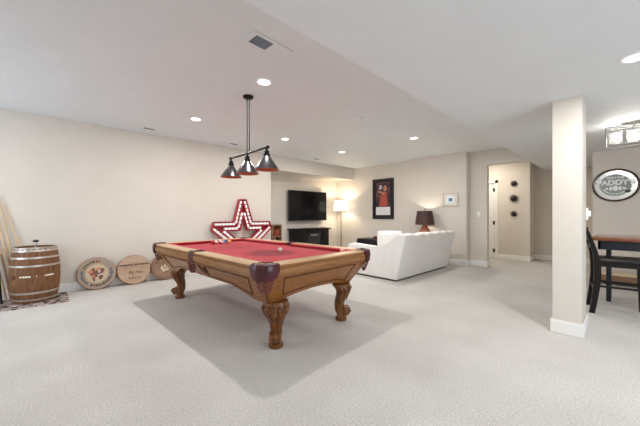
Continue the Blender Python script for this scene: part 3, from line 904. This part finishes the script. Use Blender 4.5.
cue(-0.43, 6.02, -0.66, 6.075, 1.45, CUEW, 'maple pool cue furthest left at the frame edge')
cue(-0.10, 6.06, -0.46, 6.082, 1.38, CUEW, 'thin pool cue slanting behind the barrel')
t = thing('cue_case', 'slim black cue case leaning left of the barrel', 'cue case', (-.47, 5.80, .018))
d = Vector((-.06, .19, .72))
bm = new_bm(); tube(bm, [Vector((0, 0, 0)), d], .028, 12); obj('body', bm, BLACK, t, True)
bm = new_bm(); tube(bm, [d, d * 1.04], .030, 12); obj('cap', bm, BLACKM, t, True)

LW = wood('lid_wood', (.36, .25, .17), (.50, .36, .25), .6, 0, 4, 0)
LW2 = wood('lid_wood_pale', (.42, .28, .19), (.56, .39, .28), .6, 0, 4, 0)
LW3 = wood('lid_wood_brown', (.22, .13, .085), (.36, .23, .15), .6, 0, 4, 0)
LE = wood('lid_edge', (.26, .12, .05), (.36, .17, .08), .6, 0, 4, 0)
def lid(x, r_, m, label, rz=0, y=5.93, tilt=-14):
    t = thing('barrel_head_sign', label, 'barrel lid sign', (x, y, 0), rz)
    # local: face towards -Y, leaning back
    def ring(rr, yy, n=56): return [(rr * math.cos(2 * PI * i / n), yy, r_ + rr * math.sin(2 * PI * i / n)) for i in range(n)]
    bm = new_bm(); loft(bm, [ring(r_ - .006, -.022), ring(r_, -.016), ring(r_, .02)]); e_ = obj('lid', bm, LE, t, True)
    bm = new_bm(); loft(bm, [ring(r_ - .008, -.023), ring(r_ - .008, -.020)]); f_ = obj('face', bm, m, t)
    t.rotation_euler = (R(tilt), 0, rz)
    return t
def ringline(bm, r_, rr, w_, y=-.024, n=56):
    o_ = [(rr * math.cos(2 * PI * i / n), y, r_ + rr * math.sin(2 * PI * i / n)) for i in range(n)]
    i_ = [((rr - w_) * math.cos(2 * PI * i / n), y, r_ + (rr - w_) * math.sin(2 * PI * i / n)) for i in range(n)]
    loft(bm, [o_, i_], cap=False)
def patch(bm, r_, cx, cz, a, b, y=-.0245, n=14, seed=0, rot=0):
    rnd = random.Random(seed); vs = []
    for i in range(n):
        th = 2 * PI * i / n; q = rnd.uniform(.75, 1.15)
        px, pz = a * q * math.cos(th), b * q * math.sin(th)
        vs.append(bm.verts.new((cx + px * math.cos(rot) - pz * math.sin(rot), y, r_ + cz + px * math.sin(rot) + pz * math.cos(rot))))
    bm.faces.new(vs)
r_ = .262
t = lid(.585, r_, LW, 'round barrel lid sign with coloured ring lettering, nearest the barrel', R(-8))
bm = new_bm(); ringline(bm, r_, r_ - .02, .012); ringline(bm, r_, .155, .006); obj('grey_ring', bm, mat('ink_grey', (.30, .30, .30), .6), t)
bm = new_bm()
vs = [bm.verts.new((.15 * math.cos(2 * PI * i / 40), -.0235, r_ + .15 * math.sin(2 * PI * i / 40))) for i in range(40)]; bm.faces.new(vs)
obj('inner_disc', bm, mat('ink_sand', (.60, .48, .33), .6), t)
inks = [('blue_letters', (.03, .10, .18), (165, 235)), ('blue_letters', (.05, .11, .20), (-25, 25)), ('black_letters', (.03, .03, .03), (245, 330)), ('green_letters', (.035, .09, .05), (105, 155)), ('red_letters', (.20, .05, .03), (78, 100)), ('grey_letters', (.28, .30, .33), (30, 70))]
for nm, c_, (a0, a1) in inks:
    bm = new_bm(); a = a0
    while a < a1:
        hh = random.uniform(.014, .022)
        q0, q1 = R(a), R(a + 6.5)
        pts = [(.195 - hh, q0), (.195 - hh, q1), (.195 + hh, q1), (.195 + hh, q0)]
        bm.faces.new([bm.verts.new((p_ * math.cos(q_), -.0245, r_ + p_ * math.sin(q_))) for p_, q_ in pts]); a += 10
    obj(nm, bm, mat(nm, c_, .6), t)
bm = new_bm()
for i, (cx, cz, a, b, ro) in enumerate([(-.01, .0, .09, .055, .2), (-.06, .05, .05, .03, .8), (.05, -.06, .03, .05, 0), (-.04, -.08, .02, .05, .1), (.07, .05, .04, .035, 0)]): patch(bm, r_, cx, cz, a, b, -.0242 - i * .0002, seed=i, rot=ro)
obj('animal_motif', bm, mat('motif_brown', (.22, .09, .06), .6), t)
bm = new_bm()
for i, (cx, cz, a, b, ro) in enumerate([(-.085, .03, .04, .03, .4), (-.05, -.04, .03, .02, .4), (.01, .07, .03, .02, .4)]): patch(bm, r_, cx, cz, a, b, -.0256 - i * .0002, seed=i + 9, rot=ro)
obj('orange_patches', bm, mat('motif_orange', (.62, .24, .13), .6), t)
bm = new_bm()
for i, (cx, cz, a, b, ro) in enumerate([(.03, .03, .018, .03, .2), (.06, -.02, .03, .014, .3), (.02, -.03, .012, .02, 0)]): patch(bm, r_, cx, cz, a, b, -.0264 - i * .0002, seed=i + 19, rot=ro)
obj('pale_patches', bm, mat('motif_pale', (.66, .56, .52), .6), t)

t = lid(1.115, .255, LW2, 'pale round barrel lid sign with burnt lettering, middle of the three')
INK = mat('burnt_ink', (.07, .035, .025), .7); INK2 = mat('faint_ink', (.30, .18, .12), .7)
bm = new_bm(); text_into(bm, 'WHEATLEY BOURBON', .043, (0, -.0235, .255 + .085), (1, 0, 0), (0, 0, 1), (0, -1, 0), bold=.002); obj('lettering', bm, INK, t)
bm = new_bm(); text_into(bm, 'COLORADO  WHISKEY', .030, (0, -.0235, .255 + .035), (1, 0, 0), (0, 0, 1), (0, -1, 0)); obj('small_lettering', bm, INK2, t)
bm = new_bm(); text_into(bm, 'Big bear', .070, (.02, -.0235, .255 - .045), (1, 0, 0), (0, 0, 1), (0, -1, 0), shear=.4); obj('script_lettering', bm, INK, t)
bm = new_bm(); text_into(bm, 'BATCH 1217', .034, (.01, -.0235, .255 - .145), (1, 0, 0), (0, 0, 1), (0, -1, 0), bold=.001); obj('date_lettering', bm, INK, t)

t = lid(1.635, .25, LW3, 'brown round barrel lid sign with a pale emblem, partly behind the pool table')
bm = new_bm(); ringline(bm, .25, .225, .01)
for a in range(20, 160, 11):
    q0, q1 = R(a), R(a + 7)
    bm.faces.new([bm.verts.new((p_ * math.cos(q_), -.0245, .25 + p_ * math.sin(q_))) for p_, q_ in ((.165, q0), (.165, q1), (.20, q1), (.20, q0))])
obj('dark_letters', bm, mat('lid_ink', (.12, .08, .06), .7), t)
bm = new_bm()
for i, (cx, cz, a, b) in enumerate([(.0, -.01, .10, .055), (-.05, -.05, .03, .05), (.06, .03, .03, .05)]): patch(bm, .25, cx, cz, a, b, -.0245 - i * .0003, seed=i + 30)
obj('pale_emblem', bm, mat('emblem_pale', (.66, .56, .40), .6), t)
bm = new_bm(); text_into(bm, 'US', .10, (0, -.027, .24), (1, 0, 0), (0, 0, 1), (0, -1, 0), bold=.002); obj('emblem_letters', bm, mat('emblem_dark', (.14, .08, .05), .6), t)

# ------------------------------------------------------------ dining corner
t = thing('dining_table', 'counter height dining table with red-brown top and dark apron', 'dining table', (5.88, -.55, 0))
TW = wood('cherry_top', (.22, .065, .03), (.36, .13, .06), .25, 1, 4, .5)
NV = mat('navy_black', (.012, .016, .028), .4)
bm = new_bm(); box(bm, -.50, .50, -.86, .86, .875, .915, bevel=.008); obj('tabletop', bm, TW, t, True)
bm = new_bm()
for a in ((-.44, .44, -.80, -.775), (-.44, .44, .775, .80), (-.44, -.415, -.80, .80), (.415, .44, -.80, .80)): box(bm, *a, .755, .875)
obj('apron', bm, NV, t)
for x in (-.14, .10):
    for y in (-.76, .68): bobj('leg', NV, t, x, x + .05, y, y + .05, 0, .875, bevel=.006)
tag(bobj('serving_tray', DW, None, 5.62, 6.0, -.62, -.22, .916, .955, bevel=.01), 'dark wooden tray on the dining table at the right edge', 'tray')

def counter_chair(label, loc, rz):
    t = thing('counter_chair', label, 'chair', loc, rz, )
    BK = mat('black_lacquer', (.006, .005, .005), .35, spec=.35)
    # local: faces -Y, back at +Y
    for sx in (-1, 1):
        bm = new_bm(); rings = []
        for z, y, hw, hd in ((0, .262, .019, .026), (.12, .245, .020, .028), (.28, .225, .021, .030), (.45, .21, .022, .033), (.62, .212, .023, .033), (.72, .225, .022, .028), (.85, .255, .020, .022), (1.0, .30, .018, .018), (1.07, .325, .016, .015)):
            rings.append([(sx * .205 + a * hw, y + b * hd, z) for a, b in ((-1, -1), (1, -1), (1, 1), (-1, 1))])
        loft(bm, rings); obj('leg', bm, BK, t, True)
        bm = new_bm(); rings = []
        for z, y, hw in ((0, -.225, .018), (.35, -.215, .021), (.62, -.21, .025)):
            rings.append([(sx * .20 + a * hw, y + b * hw, z) for a, b in ((-1, -1), (1, -1), (1, 1), (-1, 1))])
        loft(bm, rings); obj('leg', bm, BK, t, True)
        bm = new_bm(); box(bm, sx * .205 - .010, sx * .205 + .010, -.20, .23, .33, .355); obj('stretcher', bm, BK, t)
        bm = new_bm(); box(bm, sx * .205 - .010, sx * .205 + .010, -.19, .22, .585, .63); obj('seat_rail', bm, BK, t)
    for y, z in ((-.215, .26), (.235, .30)): bobj('stretcher', BK, t, -.19, .19, y - .01, y + .01, z, z + .025)
    bobj('seat_rail', BK, t, -.19, .19, -.22, -.19, .585, .63)
    bm = new_bm(); box(bm, -.225, .225, -.235, .215, .63, .685, bevel=.02, seg=3); obj('seat', bm, mat('black_seat', (.007, .006, .006), .3), t, True)
    for z, y, h in ((.80, .243, .05), (.90, .27, .05), (1.0, .305, .07)):
        bm = new_bm(); rings = []
        for i in range(9):
            u = -1 + i / 4; yy = y + .02 * (1 - u * u)
            rings.append([(u * .19, yy - .010, z), (u * .19, yy + .010, z), (u * .19, yy + .010, z + h), (u * .19, yy - .010, z + h)])
        loft(bm, rings); obj('back_slat', bm, BK, t, True)
    return t
counter_chair('black counter height chair pushed to the near end of the dining table', (5.18, .05, 0), R(8))
t = thing('low_bench', 'low wooden box bench on the floor by the dining wall, seen through chair legs', 'bench', (7.28, -.35, 0))
bobj('body', wood('bench_wood', (.22, .12, .07), (.34, .20, .12), .5, 1), t, -.15, .15, -.7, .7, .04, .17)
bobj('top', wood('bench_top', (.62, .47, .30), (.74, .58, .40), .5, 1), t, -.17, .17, -.72, .72, .17, .19)
for y in (-.6, .55): bobj('foot', DW, t, -.12, .12, y, y + .05, 0, .04)

# oval pub mirror
t = thing('oval_mirror', "oval etched pub mirror reading PADDY'S in a dark brown frame", 'mirror', (7.55, .115, 1.765))
def oval(a, b, x, n=64): return [(x, -a * math.cos(2 * PI * i / n), b * math.sin(2 * PI * i / n)) for i in range(n)]
A_, B_ = .325, .315
A_ = .30 * 1.0
A_, B_ = .31, .30
bm = new_bm(); loft(bm, [oval(A_, B_, -.001), oval(A_, B_, -.025), oval(A_ - .012, B_ - .012, -.034), oval(A_ - .03, B_ - .03, -.028), oval(A_ - .034, B_ - .034, -.012)], cap=False)
obj('frame', bm, mat('dark_mahogany', (.045, .015, .012), .3, coat=.3), t, True)
bm = new_bm(); loft(bm, [oval(A_ - .03, B_ - .03, -.004), oval(A_ - .03, B_ - .03, -.012)]); obj('mirror_glass', bm, mat('silver_glass', (.74, .76, .75), .22, .7), t)
bm = new_bm()
def band(a0, b0, a1, b1, x):
    loft(bm, [oval(a0, b0, x), oval(a1, b1, x)], cap=False)
vs = [bm.verts.new(p) for p in oval(.205, .20, -.0125)]; bm.faces.new(vs)
obj('etched_field', bm, mat('etched_grey', (.30, .34, .33), .5), t)
PW = mat('etched_white', (.88, .92, .90), .5)
bm = new_bm(); text_into(bm, "PADDY'S", .125, (-.0135, 0, .045), (0, -1, 0), (0, 0, 1), (-1, 0, 0), bold=.006); obj('lettering', bm, PW, t)
bm = new_bm(); text_into(bm, 'IRISH PUB', .052, (-.0135, 0, .135), (0, -1, 0), (0, 0, 1), (-1, 0, 0), bold=.002); obj('small_lettering', bm, PW, t)
bm = new_bm()
for i, (yy, zz, a, b) in enumerate([(0, -.055, .035, .05), (-.06, -.06, .02, .04), (.06, -.06, .02, .04), (.11, -.06, .02, .02), (-.11, -.06, .02, .02)]):
    vs = [bm.verts.new((-.0136 - i * .0001, yy + a * math.cos(2 * PI * k / 12) * (1 + .15 * (k % 2)), zz + b * math.sin(2 * PI * k / 12))) for k in range(12)]; bm.faces.new(vs)
for k in range(12):
    a0, a1 = R(205 + k * 11), R(212 + k * 11)
    bm.faces.new([bm.verts.new((-.0138, -q * math.cos(a) * 1.02, q * math.sin(a))) for q, a in ((.15, a0), (.15, a1), (.175, a1), (.175, a0))])
obj('emblem', bm, PW, t)
bm = new_bm(); vs = [bm.verts.new((-.0142, -.155 + .035 * math.cos(k * PI / 5) * (1 + .3 * (k % 2)), -.115 + .028 * math.sin(k * PI / 5))) for k in range(10)]; bm.faces.new(vs); obj('dark_mark', bm, BLACK, t)
t.scale = (1, 1, 1)

# cage light fixture above the dining table
t = thing('cage_chandelier', 'nickel rectangular cage ceiling light with lit globe bulbs', 'ceiling light', (5.40, -.08, ZL))
bm = new_bm(); lathe(bm, [(.075, -.001), (.075, -.012), (.02, -.02)], 28, (0, 0, 0)); 
for v in bm.verts: v.co.y *= 1.6
obj('canopy', bm, CHROME, t, True)
bm = new_bm(); tube(bm, [(0, 0, -.015), (0, 0, -.10)], .008, 8); obj('stem', bm, CHROME, t, True)
bm = new_bm(); r2 = .0055
x0, x1, y0, y1, z0, z1 = -.13, .13, -.25, .25, -.285, -.06
for z in (z0, z1):
    for x in (x0, x1): tube(bm, [(x, y0, z), (x, y1, z)], r2, 6)
    for y in (y0, y1): tube(bm, [(x0, y, z), (x1, y, z)], r2, 6)
for x in (x0, x1):
    for y in (y0, y1): tube(bm, [(x, y, z0), (x, y, z1)], r2, 6)
tube(bm, [(0, y0, z1), (0, y1, z1)], r2, 6)
obj('cage_frame', bm, mat('dark_nickel', (.25, .25, .24), .3, .9), t)
BUL = mat('lit_bulb', (1, 1, 1), .4, emit=(1, .97, .90), es=14)
for y in (-.16, .0, .16):
    bm = new_bm(); lathe(bm, [(.012, -.06), (.018, -.10), (.02, -.12)], 16, (0, y, 0)); so = obj('socket', bm, CHROME, t, True)
    bm = new_bm(); bmesh.ops.create_uvsphere(bm, u_segments=20, v_segments=12, radius=.038, matrix=Matrix.Translation((0, y, -.155))); obj('bulb', bm, BUL, t, True)
    bm = new_bm(); lathe(bm, [(.062, -.10), (.066, -.18), (.058, -.245), (.03, -.26)], 28, (0, y, 0), cap=False); obj('glass_shade', bm, GLASS, t, True)
    light('chandelier_bulb', 'POINT', (5.40, -.08 + y, ZL - .155), 26, .045, (1, .95, .86))
